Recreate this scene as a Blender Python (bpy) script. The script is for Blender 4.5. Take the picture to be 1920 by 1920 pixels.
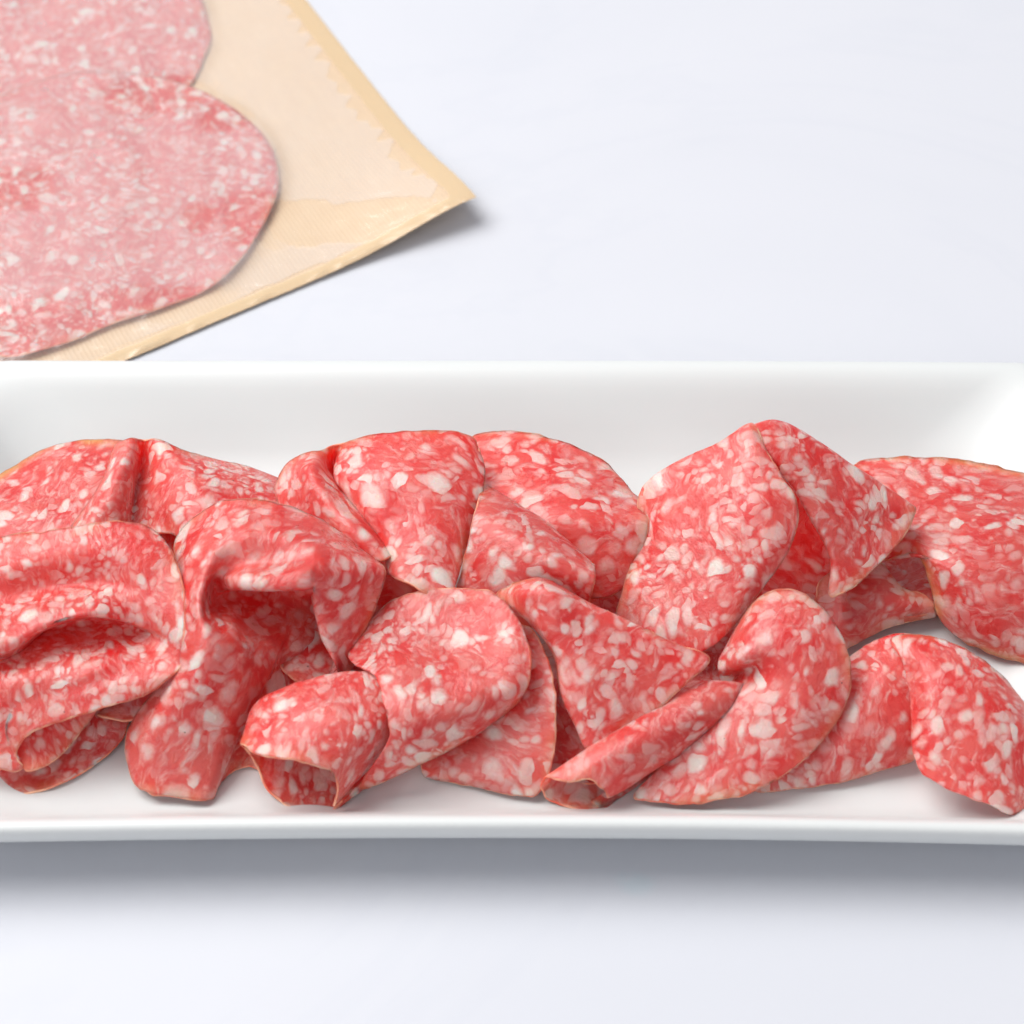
import bpy, math, random
import numpy as np

for o in list(bpy.data.objects):
    bpy.data.objects.remove(o)
S = bpy.context.scene
COL = S.collection
R = math.radians
CM = 0.01

# ------------------------------------------------------------------ camera
PITCH, LENS, DIST = R(47), 85.0, 0.708
cam_d = bpy.data.cameras.new('camera')
cam = bpy.data.objects.new('camera', cam_d)
COL.objects.link(cam)
S.camera = cam
cam_d.lens, cam_d.sensor_width = LENS, 36.0
cam_d.clip_start, cam_d.clip_end = 0.02, 50.0
CAM = np.array([0, -DIST * math.cos(PITCH), DIST * math.sin(PITCH)])
cam.location = CAM
cam.rotation_euler = (math.pi / 2 - PITCH, 0, 0)
cam_d.dof.use_dof = True
cam_d.dof.focus_distance = DIST - 0.03
cam_d.dof.aperture_fstop = 14.0

# ------------------------------------------------------------------ world and lamps
w = bpy.data.worlds.new('World')
S.world = w
w.use_nodes = True
bg = w.node_tree.nodes['Background']
bg.inputs[0].default_value = (0.96, 0.94, 1.0, 1)
bg.inputs[1].default_value = 0.38


def area(name, loc, aim, size, power, col):
    d = bpy.data.lights.new(name, 'AREA')
    d.shape = 'RECTANGLE'
    d.size, d.size_y = size
    d.energy = power
    d.color = col
    o = bpy.data.objects.new(name, d)
    COL.objects.link(o)
    o.location = loc
    from mathutils import Vector
    o.rotation_euler = (Vector(aim) - Vector(loc)).to_track_quat('-Z', 'Y').to_euler()
    return o


area('softbox_lamp', (-1.25, 0.66, 2.10), (0, 0, 0), (2.0, 1.8), 84.0, (1.0, 0.985, 0.965))
area('front_fill_lamp', (-0.9, -1.7, 1.6), (0, 0, 0), (1.5, 1.2), 10.5, (1.0, 0.98, 0.97))  # added unseen fill: lightens front faces, platter wall and the shadow below it

vs = S.view_settings
vs.view_transform = 'Standard'
vs.look = 'None'
vs.exposure = 0.0
vs.gamma = 1.0
vs.use_curve_mapping = False
S.cycles.use_denoising = True
S.cycles.use_adaptive_sampling = True
S.cycles.adaptive_threshold = 0.04
S.cycles.max_bounces = 6
S.cycles.diffuse_bounces = 4
S.cycles.glossy_bounces = 2
S.cycles.transparent_max_bounces = 12

# ------------------------------------------------------------------ helpers
TABLE_Z = -0.55 * CM
_f = LENS / 36.0 * 1920
_right = np.array([1.0, 0, 0])
_fwd = np.array([0, math.cos(PITCH), -math.sin(PITCH)])
_up = np.array([0, math.sin(PITCH), math.cos(PITCH)])


def P(px, py, h):
    """point h cm above the platter floor seen at photo pixel px, py (measuring aid: gives real 3D places)"""
    d = _fwd * _f + _right * (px - 960) - _up * (py - 960)
    t = (h * CM - CAM[2]) / d[2]
    return CAM + d * t


def link(name, me, mat, parent=None, **props):
    o = bpy.data.objects.new(name, me)
    COL.objects.link(o)
    if mat is not None and not me.materials:
        me.materials.append(mat)
    if parent is not None:
        o.parent = parent
    for k, v in props.items():
        o[k] = v
    return o


def mesh_of(name, verts, faces, uvs=None, smooth=True):
    me = bpy.data.meshes.new(name)
    me.from_pydata([tuple(v) for v in verts], [], [tuple(f) for f in faces])
    if uvs is not None:
        ul = me.uv_layers.new(name='UVMap')
        li = np.zeros(len(me.loops), dtype=np.int32)
        me.loops.foreach_get('vertex_index', li)
        ul.data.foreach_set('uv', np.asarray(uvs, dtype=np.float32)[li].ravel())
    if smooth:
        me.polygons.foreach_set('use_smooth', [True] * len(me.polygons))
    me.update()
    return me


def catmull(pts, t):
    """pts (n, ...), t in 0..1 array -> interpolated"""
    pts = np.asarray(pts, float)
    n = len(pts)
    x = np.clip(t, 0, 1) * (n - 1)
    i = np.minimum(x.astype(int), n - 2)
    f = (x - i).reshape(-1, *([1] * (pts.ndim - 1)))
    ext = np.concatenate([[2 * pts[0] - pts[1]], pts, [2 * pts[-1] - pts[-2]]])
    p0, p1, p2, p3 = ext[i], ext[i + 1], ext[i + 2], ext[i + 3]
    return 0.5 * ((2 * p1) + (-p0 + p2) * f + (2 * p0 - 5 * p1 + 4 * p2 - p3) * f ** 2 + (-p0 + 3 * p1 - 3 * p2 + p3) * f ** 3)


class Noise3:
    """cheap smooth value noise on a lattice"""
    def __init__(self, seed):
        self.g = np.random.RandomState(seed).rand(24, 24, 24) * 2 - 1

    def __call__(self, p, s):
        q = np.asarray(p) * s
        i = np.floor(q).astype(int)
        f = q - i
        f = f * f * (3 - 2 * f)
        out = 0
        for dx in (0, 1):
            for dy in (0, 1):
                for dz in (0, 1):
                    wgt = (f[..., 0] if dx else 1 - f[..., 0]) * (f[..., 1] if dy else 1 - f[..., 1]) * (f[..., 2] if dz else 1 - f[..., 2])
                    out = out + wgt * self.g[(i[..., 0] + dx) % 24, (i[..., 1] + dy) % 24, (i[..., 2] + dz) % 24]
        return out


def grid_normals(G):
    du = np.gradient(G, axis=1)
    dv = np.gradient(G, axis=0)
    n = np.cross(du, dv)
    n /= np.linalg.norm(n, axis=2, keepdims=True) + 1e-12
    return n


def domain(n, m, r):
    """square parameter grid whose corners are rounded off by r"""
    v, u = np.meshgrid(np.linspace(-1, 1, n), np.linspace(-1, 1, m), indexing='ij')
    mx = np.maximum(np.abs(u), np.abs(v)) + 1e-9
    bu, bv = np.abs(u) / mx, np.abs(v) / mx
    lo = np.minimum(bu, bv)
    t = np.ones_like(u)
    c = 1 - r
    k = lo > c
    # ray (1, lo) * s meets the corner circle of centre (c, c), radius r
    A = 1 + lo ** 2
    B = -2 * c * (1 + lo)
    C = 2 * c * c - r * r
    disc = np.maximum(B * B - 4 * A * C, 0)
    s = (-B + np.sqrt(disc)) / (2 * A)
    t[k] = s[k]
    f = 1 + (t - 1) * mx ** 2
    return (u * f + 1) / 2, (v * f + 1) / 2


def sheet(rows, n=72, m=72, corner=0.3, smooth=3, seed=0, wob=0.045):
    k = max(len(r) for r in rows)
    C = []
    for r in rows:
        pts = np.array([P(*p) for p in r])
        if len(r) != k:
            pts = catmull(pts, np.linspace(0, 1, k))
        C.append(pts)
    C = np.array(C)
    u, v = domain(n, m, corner)
    # dense lookup, then sample the rounded domain
    D = 161
    t = np.linspace(0, 1, D)
    dense = catmull(C, t)
    dense = np.swapaxes(catmull(np.swapaxes(dense, 0, 1), t), 0, 1)
    x = np.clip(u * (D - 1), 0, D - 1.001)
    y = np.clip(v * (D - 1), 0, D - 1.001)
    xi, yi = x.astype(int), y.astype(int)
    fx, fy = (x - xi)[..., None], (y - yi)[..., None]
    G = dense[yi, xi] * (1 - fx) * (1 - fy) + dense[yi, xi + 1] * fx * (1 - fy) + dense[yi + 1, xi] * (1 - fx) * fy + dense[yi + 1, xi + 1] * fx * fy
    for _ in range(smooth):
        H = G.copy()
        H[1:-1, 1:-1] = (G[:-2, 1:-1] + G[2:, 1:-1] + G[1:-1, :-2] + G[1:-1, 2:]) / 4
        H[0, 1:-1] = (G[0, :-2] + G[0, 2:]) / 2
        H[-1, 1:-1] = (G[-1, :-2] + G[-1, 2:]) / 2
        H[1:-1, 0] = (G[:-2, 0] + G[2:, 0]) / 2
        H[1:-1, -1] = (G[:-2, -1] + G[2:, -1]) / 2
        G = G * 0.45 + H * 0.55
    nz = Noise3(seed)
    N = grid_normals(G)
    q = G / CM
    G = G + N * ((nz(q, 0.55) * wob * 1.6 + nz(q + 7, 1.25) * wob * 0.9 + nz(q + 15, 3.0) * wob * 0.22)[..., None] * CM)
    # ragged rim
    e = np.zeros((n, m))
    e[0, :] = e[-1, :] = 1
    e[:, 0] = e[:, -1] = 1
    jit = np.stack([nz(q + 3, 3.0), nz(q + 11, 3.0), nz(q + 19, 3.0)], axis=2) * 0.030 + np.stack([nz(q + 5, 8.0), nz(q + 13, 8.0), nz(q + 23, 8.0)], axis=2) * 0.014
    G = G + jit * e[..., None] * CM
    return G


THICK = 0.062


def thicken(grids, sides, seed, thick=THICK, edge_tint=0.6):
    """closed sheet mesh (two skins and a rim) and a half-round casing strip"""
    V, F, UV = [], [], []
    CV, CF, CUV = [], [], []
    EE = []
    # the grain runs through the meat: solid coordinates (cm), turned and shifted for every slice
    rs = np.random.RandomState(seed)
    Q, _ = np.linalg.qr(rs.randn(3, 3))
    off_uv = rs.rand(3) * 80
    for gi, (G, sd) in enumerate(zip(grids, sides)):
        n, m, _ = G.shape
        N = grid_normals(G)
        U = (G / CM) @ Q.T + off_uv + gi * 9.3
        base = sum(len(x) for x in V)
        top = (G + N * thick * CM / 2).reshape(-1, 3)
        bot = (G - N * thick * CM / 2).reshape(-1, 3)
        V += [top, bot]
        bp_ = []
        if 't' in sd: bp_ += [U[0, j] for j in range(m)]
        if 'b' in sd: bp_ += [U[-1, j] for j in range(m)]
        if 'l' in sd: bp_ += [U[i, 0] for i in range(n)]
        if 'r' in sd: bp_ += [U[i, -1] for i in range(n)]
        if bp_:
            bp_ = np.array(bp_)[::2]
            bp_ = bp_[::2] if len(bp_) > 150 else bp_
            dd = np.min([((U.reshape(-1, 3) - x0) ** 2).sum(1) for x0 in bp_], axis=0) ** 0.5
            ee = np.exp(-(dd / 0.28) ** 2) * edge_tint
        else:
            ee = np.zeros(n * m)
        EE.append(ee); EE.append(ee)
        UV += [U.reshape(-1, 3), U.reshape(-1, 3) + 0.07]
        idx = np.arange(n * m).reshape(n, m) + base
        q = np.stack([idx[:-1, :-1], idx[:-1, 1:], idx[1:, 1:], idx[1:, :-1]], axis=2).reshape(-1, 4)
        F.append(q)
        F.append(q[:, ::-1] + n * m)
        loop = [(0, j, 't') for j in range(m - 1)] + [(i, m - 1, 'r') for i in range(n - 1)] + [(n - 1, j, 'b') for j in range(m - 1, 0, -1)] + [(i, 0, 'l') for i in range(n - 1, 0, -1)]
        L = len(loop)
        li = np.array([idx[a, b] for a, b, _ in loop])
        nx = np.roll(li, -1)
        F.append(np.stack([nx, li, li + n * m, nx + n * m], axis=1))
        # casing profile
        p = np.array([G[a, b] for a, b, _ in loop])
        nn = np.array([N[a, b] for a, b, _ in loop])
        tan = np.roll(p, -1, 0) - np.roll(p, 1, 0)
        tan /= np.linalg.norm(tan, axis=1, keepdims=True) + 1e-12
        out = np.cross(tan, nn)
        cen = G.mean(axis=(0, 1))
        ins = np.array([G[min(max(a, 2), n - 3), min(max(b, 2), m - 3)] for a, b, _ in loop])
        sg = np.sign(((p - ins) * out).sum(1))
        out *= sg[:, None]
        h = thick / 2
        prof = [(-0.022, h + 0.003), (0.0, h * 0.95), (0.012, h * 0.5), (0.016, 0), (0.012, -h * 0.5), (0.0, -h * 0.95), (-0.022, -h - 0.003)]
        cb = sum(len(x) for x in CV)
        for a, b in prof:
            CV.append(p + out * a * CM + nn * b * CM)
            CUV.append(np.array([U[i, j] for i, j, _ in loop]) + b * 2)
        for k in range(len(prof) - 1):
            for i in range(L):
                if loop[i][2] not in sd:
                    continue
                j = (i + 1) % L
                CF.append((cb + k * L + i, cb + k * L + j, cb + (k + 1) * L + j, cb + (k + 1) * L + i))
    V = np.concatenate(V)
    UV = np.concatenate(UV)
    F = np.concatenate(F)
    return V, F, UV, np.concatenate(CV), CF, np.concatenate(CUV), np.concatenate(EE)


# ------------------------------------------------------------------ materials
def new_mat(name):
    m = bpy.data.materials.new(name)
    m.use_nodes = True
    nt = m.node_tree
    return m, nt, nt.nodes['Principled BSDF']


class NB:
    def __init__(self, nt):
        self.nt = nt

    def n(self, typ, **kw):
        nd = self.nt.nodes.new(typ)
        for k, v in kw.items():
            setattr(nd, k, v)
        return nd

    def set(self, sock, v):
        if hasattr(v, 'is_linked') or isinstance(v, bpy.types.NodeSocket):
            self.nt.links.new(v, sock)
        else:
            sock.default_value = v

    def math(self, op, a, b=0.0, c=0.0, clamp=False):
        nd = self.n('ShaderNodeMath', operation=op, use_clamp=clamp)
        for s, v in zip(nd.inputs, (a, b, c)):
            self.set(s, v)
        return nd.outputs[0]

    def vmath(self, op, a, b=(0, 0, 0), scale=1.0):
        nd = self.n('ShaderNodeVectorMath', operation=op)
        self.set(nd.inputs[0], a)
        self.set(nd.inputs[1], b)
        if op == 'SCALE':
            self.set(nd.inputs['Scale'], scale)
        return nd.outputs[0]

    def noise(self, vec, scale, detail=2.0, rough=0.5, dist=0.0, col=False):
        nd = self.n('ShaderNodeTexNoise')
        self.set(nd.inputs['Vector'], vec)
        nd.inputs['Scale'].default_value = scale
        nd.inputs['Detail'].default_value = detail
        nd.inputs['Roughness'].default_value = rough
        nd.inputs['Distortion'].default_value = dist
        return nd.outputs['Color' if col else 'Fac']

    def voro(self, vec, scale, rnd=1.0):
        nd = self.n('ShaderNodeTexVoronoi', feature='F1', voronoi_dimensions='3D')
        self.set(nd.inputs['Vector'], vec)
        nd.inputs['Scale'].default_value = scale
        nd.inputs['Randomness'].default_value = rnd
        sp = self.n('ShaderNodeSeparateColor')
        self.nt.links.new(nd.outputs['Color'], sp.inputs[0])
        return nd.outputs['Distance'], sp.outputs[0], sp.outputs[1]

    def ss(self, v, lo, hi, a=0.0, b=1.0):
        nd = self.n('ShaderNodeMapRange', interpolation_type='SMOOTHSTEP')
        self.set(nd.inputs[0], v)
        for i, x in enumerate((lo, hi, a, b)):
            self.set(nd.inputs[i + 1], x)
        return nd.outputs[0]

    def mix(self, f, a, b, blend='MIX'):
        nd = self.n('ShaderNodeMix', data_type='RGBA', blend_type=blend)
        self.set(nd.inputs[0], f)
        self.set(nd.inputs[6], a)
        self.set(nd.inputs[7], b)
        return nd.outputs[2]


def salami_material():
    m, nt, bs = new_mat('cured_salami')
    b = NB(nt)
    uv = b.n('ShaderNodeAttribute', attribute_name='grain').outputs['Vector']
    # grain directions wander: bend the coordinates before the flecks are laid out
    w1 = b.vmath('SUBTRACT', b.noise(uv, 0.5, 2, 0.5, col=True), (0.5, 0.5, 0.5))
    w2 = b.vmath('SUBTRACT', b.noise(uv, 1.9, 2, 0.5, col=True), (0.5, 0.5, 0.5))
    q = b.vmath('ADD', uv, b.vmath('SCALE', w1, scale=1.3))
    q = b.vmath('ADD', q, b.vmath('SCALE', w2, scale=0.30))
    rnd = b.n('ShaderNodeObjectInfo').outputs['Random']
    q = b.vmath('SCALE', q, scale=b.math('MULTIPLY_ADD', rnd, 0.45, 0.80))
    fine = b.noise(uv, 7.0, 3, 0.6)
    fj = b.math('MULTIPLY', b.math('SUBTRACT', fine, 0.5), 0.20)

    def flecks(vec, scale, r0, r1, soft):
        d, c1, c2 = b.voro(vec, scale)
        d = b.math('ADD', d, fj)
        r = b.math('ADD', r0, b.math('MULTIPLY', c1, b.math('SUBTRACT', r1, r0)))
        return b.ss(b.math('SUBTRACT', r, d), -soft, soft), c2

    r0a = b.math('MULTIPLY_ADD', rnd, 0.20, -0.30)
    r0b = b.math('MULTIPLY_ADD', rnd, -0.18, -0.14)
    sq1 = b.vmath('MULTIPLY', q, (1.0, 1.5, 1.0))
    sq2 = b.vmath('MULTIPLY', b.vmath('ADD', q, (17.3, 4.1, 0)), (1.5, 1.0, 1.0))
    sq3 = b.vmath('ADD', q, (31.7, 9.9, 0))
    f1, r1 = flecks(sq1, 1.55, r0a, 0.53, 0.19)
    f2, r2 = flecks(sq2, 2.10, r0b, 0.62, 0.18)
    f3, r3 = flecks(sq3, 3.7, -0.30, 0.66, 0.22)
    dens = b.ss(b.noise(uv, 0.7, 2, 0.5), 0.36, 0.62)
    f2 = b.math('MULTIPLY', f2, b.math('MULTIPLY_ADD', dens, 0.45, 0.45))
    f3 = b.math('MULTIPLY', f3, b.math('MULTIPLY_ADD', dens, 0.50, 0.20))
    smear = b.ss(b.noise(b.vmath('MULTIPLY', q, (1.0, 2.2, 1)), 1.9, 4, 0.60, 0.5), 0.46, 0.76, 0.0, 0.62)
    fat = b.math('MAXIMUM', b.math('MAXIMUM', f1, f2), b.math('MAXIMUM', f3, smear))
    # lean
    lv = b.ss(b.noise(q, 1.0, 4, 0.6), 0.30, 0.70)
    lean = b.mix(lv, (0.72, 0.026, 0.026, 1), (0.82, 0.115, 0.098, 1))
    lean = b.mix(b.ss(b.noise(b.vmath('MULTIPLY', q, (1, 3, 1)), 4.0, 3, 0.6), 0.50, 0.75, 0, 0.35), lean, (0.58, 0.010, 0.013, 1))
    # fat, some pieces whiter, some stained pink
    fc = b.mix(b.math('MULTIPLY', b.math('ADD', r1, r2), 0.5), (0.95, 0.45, 0.41, 1), (0.99, 0.75, 0.70, 1))
    col = b.mix(b.math('MULTIPLY', fat, 0.85), lean, fc)
    ed = b.n('ShaderNodeAttribute', attribute_name='edge').outputs['Fac']
    ed = b.math('MULTIPLY', ed, b.ss(b.noise(uv, 0.6, 3, 0.6), 0.40, 0.66, 0.0, 0.55))
    col = b.mix(ed, col, (0.80, 0.30, 0.12, 1))
    # rare dark spice specks
    ds, dc, _ = b.voro(b.vmath('ADD', uv, (3.3, 40.2, 0)), 1.6)
    sp = b.math('MULTIPLY', b.ss(ds, 0.02, 0.055, 1, 0), b.ss(dc, 0.80, 0.82))
    col = b.mix(b.math('MULTIPLY', sp, 0.7), col, (0.12, 0.04, 0.03, 1))
    nt.links.new(col, bs.inputs['Base Color'])
    bs.inputs['Subsurface Weight'].default_value = 0.85
    bs.inputs['Subsurface Radius'].default_value = (1.0, 0.20, 0.13)
    bs.inputs['Subsurface Scale'].default_value = 0.0042
    rg = b.math('ADD', b.math('MULTIPLY', b.noise(uv, 3.0, 3, 0.6), 0.26), 0.19)
    rg = b.math('SUBTRACT', rg, b.math('MULTIPLY', fat, 0.05))
    nt.links.new(rg, bs.inputs['Roughness'])
    bs.inputs['Specular IOR Level'].default_value = 0.42
    bs.inputs['Coat Weight'].default_value = 0.10
    bs.inputs['Coat Roughness'].default_value = 0.30
    h = b.math('ADD', b.math('MULTIPLY', fat, 0.35), b.math('MULTIPLY', b.noise(q, 7.0, 5, 0.65), 0.8))
    h = b.math('ADD', h, b.math('MULTIPLY', b.noise(b.vmath('MULTIPLY', uv, (1, 2.4, 1)), 2.2, 2, 0.5), 0.9))
    bp = b.n('ShaderNodeBump')
    bp.inputs['Strength'].default_value = 0.55
    bp.inputs['Distance'].default_value = 0.0006
    nt.links.new(h, bp.inputs['Height'])
    nt.links.new(bp.outputs[0], bs.inputs['Normal'])
    return m


def casing_material():
    m, nt, bs = new_mat('salami_casing')
    b = NB(nt)
    uv = b.n('ShaderNodeUVMap', uv_map='UVMap').outputs[0]
    c = b.mix(b.ss(b.noise(uv, 1.8, 4, 0.6), 0.35, 0.65), (0.74, 0.10, 0.06, 1), (0.94, 0.52, 0.34, 1))
    nt.links.new(c, bs.inputs['Base Color'])
    bs.inputs['Roughness'].default_value = 0.45
    bs.inputs['Specular IOR Level'].default_value = 0.2
    bs.inputs['Subsurface Weight'].default_value = 0.0
    bs.inputs['Subsurface Radius'].default_value = (1.0, 0.35, 0.15)
    bs.inputs['Subsurface Scale'].default_value = 0.002
    return m


def ceramic_material():
    m, nt, bs = new_mat('white_glazed_ceramic')
    b = NB(nt)
    tc = b.n('ShaderNodeTexCoord').outputs['Object']
    c = b.mix(b.noise(tc, 9.0, 3, 0.5), (0.69, 0.72, 0.715, 1), (0.71, 0.735, 0.73, 1))
    nt.links.new(c, bs.inputs['Base Color'])
    nt.links.new(b.math('MULTIPLY_ADD', b.noise(tc, 25.0, 2, 0.5), 0.10, 0.30), bs.inputs['Roughness'])
    bs.inputs['Specular IOR Level'].default_value = 0.4
    bp = b.n('ShaderNodeBump')
    bp.inputs['Strength'].default_value = 0.02
    bp.inputs['Distance'].default_value = 0.001
    nt.links.new(b.noise(tc, 30.0, 2, 0.5), bp.inputs['Height'])
    nt.links.new(bp.outputs[0], bs.inputs['Normal'])
    return m


def table_material():
    m, nt, bs = new_mat('white_tabletop')
    b = NB(nt)
    tc = b.n('ShaderNodeTexCoord').outputs['Object']
    n1 = b.ss(b.noise(tc, 5.0, 4, 0.55, 0.8), 0.40, 0.70)
    c = b.mix(n1, (0.640, 0.658, 0.705, 1), (0.620, 0.640, 0.690, 1))
    vein = b.math('ABSOLUTE', b.math('SUBTRACT', b.noise(tc, 4.3, 5, 0.6, 1.2), 0.5))
    c = b.mix(b.ss(vein, 0.0, 0.03, 0.10, 0.0), c, (0.55, 0.58, 0.65, 1))
    sp = P(1190, 1657, TABLE_Z / CM)
    d = b.vmath('SUBTRACT', tc, (float(sp[0]), float(sp[1]), float(sp[2])))
    d = b.vmath('MULTIPLY', d, (1.0, 1.35, 0.0))
    ln = b.n('ShaderNodeVectorMath', operation='LENGTH')
    nt.links.new(d, ln.inputs[0])
    dist = b.math('ADD', ln.outputs['Value'], b.math('MULTIPLY', b.math('SUBTRACT', b.noise(tc, 160.0, 3, 0.6), 0.5), 0.010))
    c = b.mix(b.ss(dist, 0.0015, 0.0065, 0.22, 0.0), c, (0.44, 0.64, 0.69, 1))      # a small pale blue stain
    nt.links.new(c, bs.inputs['Base Color'])
    bs.inputs['Roughness'].default_value = 0.5
    bs.inputs['Specular IOR Level'].default_value = 0.3
    return m


def paper_material():
    m, nt, bs = new_mat('kraft_paper')
    b = NB(nt)
    uv = b.n('ShaderNodeUVMap', uv_map='UVMap').outputs[0]
    wv = b.n('ShaderNodeTexWave', wave_type='BANDS', bands_direction='X')
    nt.links.new(uv, wv.inputs['Vector'])
    wv.inputs['Scale'].default_value = 2.1
    wv.inputs['Distortion'].default_value = 0.6
    rib = wv.outputs['Fac']
    c = b.mix(b.noise(b.vmath('MULTIPLY', uv, (1, 0.25, 1)), 3.0, 4, 0.6), (0.64, 0.45, 0.28, 1), (0.72, 0.55, 0.36, 1))
    c = b.mix(b.math('MULTIPLY', rib, 0.30), c, (0.82, 0.66, 0.46, 1))
    nt.links.new(c, bs.inputs['Base Color'])
    bs.inputs['Roughness'].default_value = 0.6
    bp = b.n('ShaderNodeBump')
    bp.inputs['Strength'].default_value = 0.2
    bp.inputs['Distance'].default_value = 0.0003
    nt.links.new(rib, bp.inputs['Height'])
    nt.links.new(bp.outputs[0], bs.inputs['Normal'])
    return m


def film_material():
    """milky cellophane: hazy where it stands off, clear where it clings (attribute 'cling')"""
    m, nt, bs = new_mat('milky_window_film')
    b = NB(nt)
    uv = b.n('ShaderNodeUVMap', uv_map='UVMap').outputs[0]
    at = b.n('ShaderNodeAttribute', attribute_name='cling').outputs['Fac']
    edge = b.math('ADD', at, b.math('MULTIPLY', b.math('SUBTRACT', b.noise(uv, 1.1, 4, 0.6, 0.4), 0.5), 0.9))
    cl = b.ss(edge, 0.30, 0.78)
    jg = b.n('ShaderNodeAttribute', attribute_name='jag').outputs['Fac']
    jg = b.ss(b.math('ADD', jg, b.math('MULTIPLY', b.math('SUBTRACT', b.noise(uv, 2.2, 4, 0.6), 0.5), 0.25)), 0.46, 0.54)
    cl = b.math('MAXIMUM', b.math('MULTIPLY', cl, 0.75), jg)
    sl = b.n('ShaderNodeAttribute', attribute_name='seal').outputs['Fac']
    sl = b.ss(b.math('ADD', sl, b.math('MULTIPLY', b.math('SUBTRACT', b.noise(uv, 1.6, 4, 0.6), 0.5), 0.35)), 0.40, 0.60)
    haze = b.math('MULTIPLY_ADD', cl, -0.20, 0.27)
    haze = b.math('ADD', haze, b.math('MULTIPLY', b.math('SUBTRACT', b.noise(uv, 0.7, 3, 0.5), 0.5), 0.10))
    haze = b.math('MAXIMUM', haze, b.math('MULTIPLY', sl, 0.42))
    tr = b.n('ShaderNodeBsdfTransparent')
    nt.links.new(b.mix(sl, (0.88, 0.86, 0.87, 1), (0.84, 0.68, 0.44, 1)), bs.inputs['Base Color'])
    bs.inputs['Roughness'].default_value = 0.6
    bs.inputs['Specular IOR Level'].default_value = 0.0
    bp = b.n('ShaderNodeBump')
    bp.inputs['Strength'].default_value = 0.6
    bp.inputs['Distance'].default_value = 0.0016
    nt.links.new(b.noise(b.vmath('MULTIPLY', uv, (0.8, 1.9, 1)), 0.9, 4, 0.55, 1.0), bp.inputs['Height'])
    mx = b.n('ShaderNodeMixShader')
    nt.links.new(haze, mx.inputs[0])
    nt.links.new(tr.outputs[0], mx.inputs[1])
    nt.links.new(bs.outputs[0], mx.inputs[2])
    gl = b.n('ShaderNodeBsdfGlossy')
    gl.inputs['Roughness'].default_value = 0.22
    nt.links.new(bp.outputs[0], gl.inputs['Normal'])
    m2 = b.n('ShaderNodeMixShader')
    m2.inputs[0].default_value = 0.055
    nt.links.new(mx.outputs[0], m2.inputs[1])
    nt.links.new(gl.outputs[0], m2.inputs[2])
    nt.links.new(m2.outputs[0], nt.nodes['Material Output'].inputs['Surface'])
    return m


M_SAL, M_CAS, M_CER, M_TAB, M_PAP, M_FILM = salami_material(), casing_material(), ceramic_material(), table_material(), paper_material(), film_material()

# ------------------------------------------------------------------ table
t = 1.6
link('tabletop', mesh_of('tabletop', [(-t, -t, TABLE_Z), (t, -t, TABLE_Z), (t, t, TABLE_Z), (-t, t, TABLE_Z)], [(0, 1, 2, 3)], smooth=False), M_TAB,
     kind='structure', label='white tabletop with faint grey-blue veining', category='tabletop')


# ------------------------------------------------------------------ platter
def rounded_rect(hx, hy0, hy1, r, k=10):
    """closed outline with the same number of points whatever its size, so rings can be bridged"""
    pts = []
    for cx, cy, a0 in ((hx - r, hy1 - r, 0), (-hx + r, hy1 - r, 90), (-hx + r, hy0 + r, 180), (hx - r, hy0 + r, 270)):
        for i in range(k + 1):
            a = R(a0 + 90 * i / k)
            pts.append((cx + r * math.cos(a), cy + r * math.sin(a)))
    out = []
    for i, p in enumerate(pts):
        qn = pts[(i + 1) % len(pts)]
        n = 1 if (i + 1) % (k + 1) else (40 if (i // (k + 1)) % 2 == 0 else 20)
        for j in range(n):
            out.append((p[0] + (qn[0] - p[0]) * j / n, p[1] + (qn[1] - p[1]) * j / n))
    return np.array(out)


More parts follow.
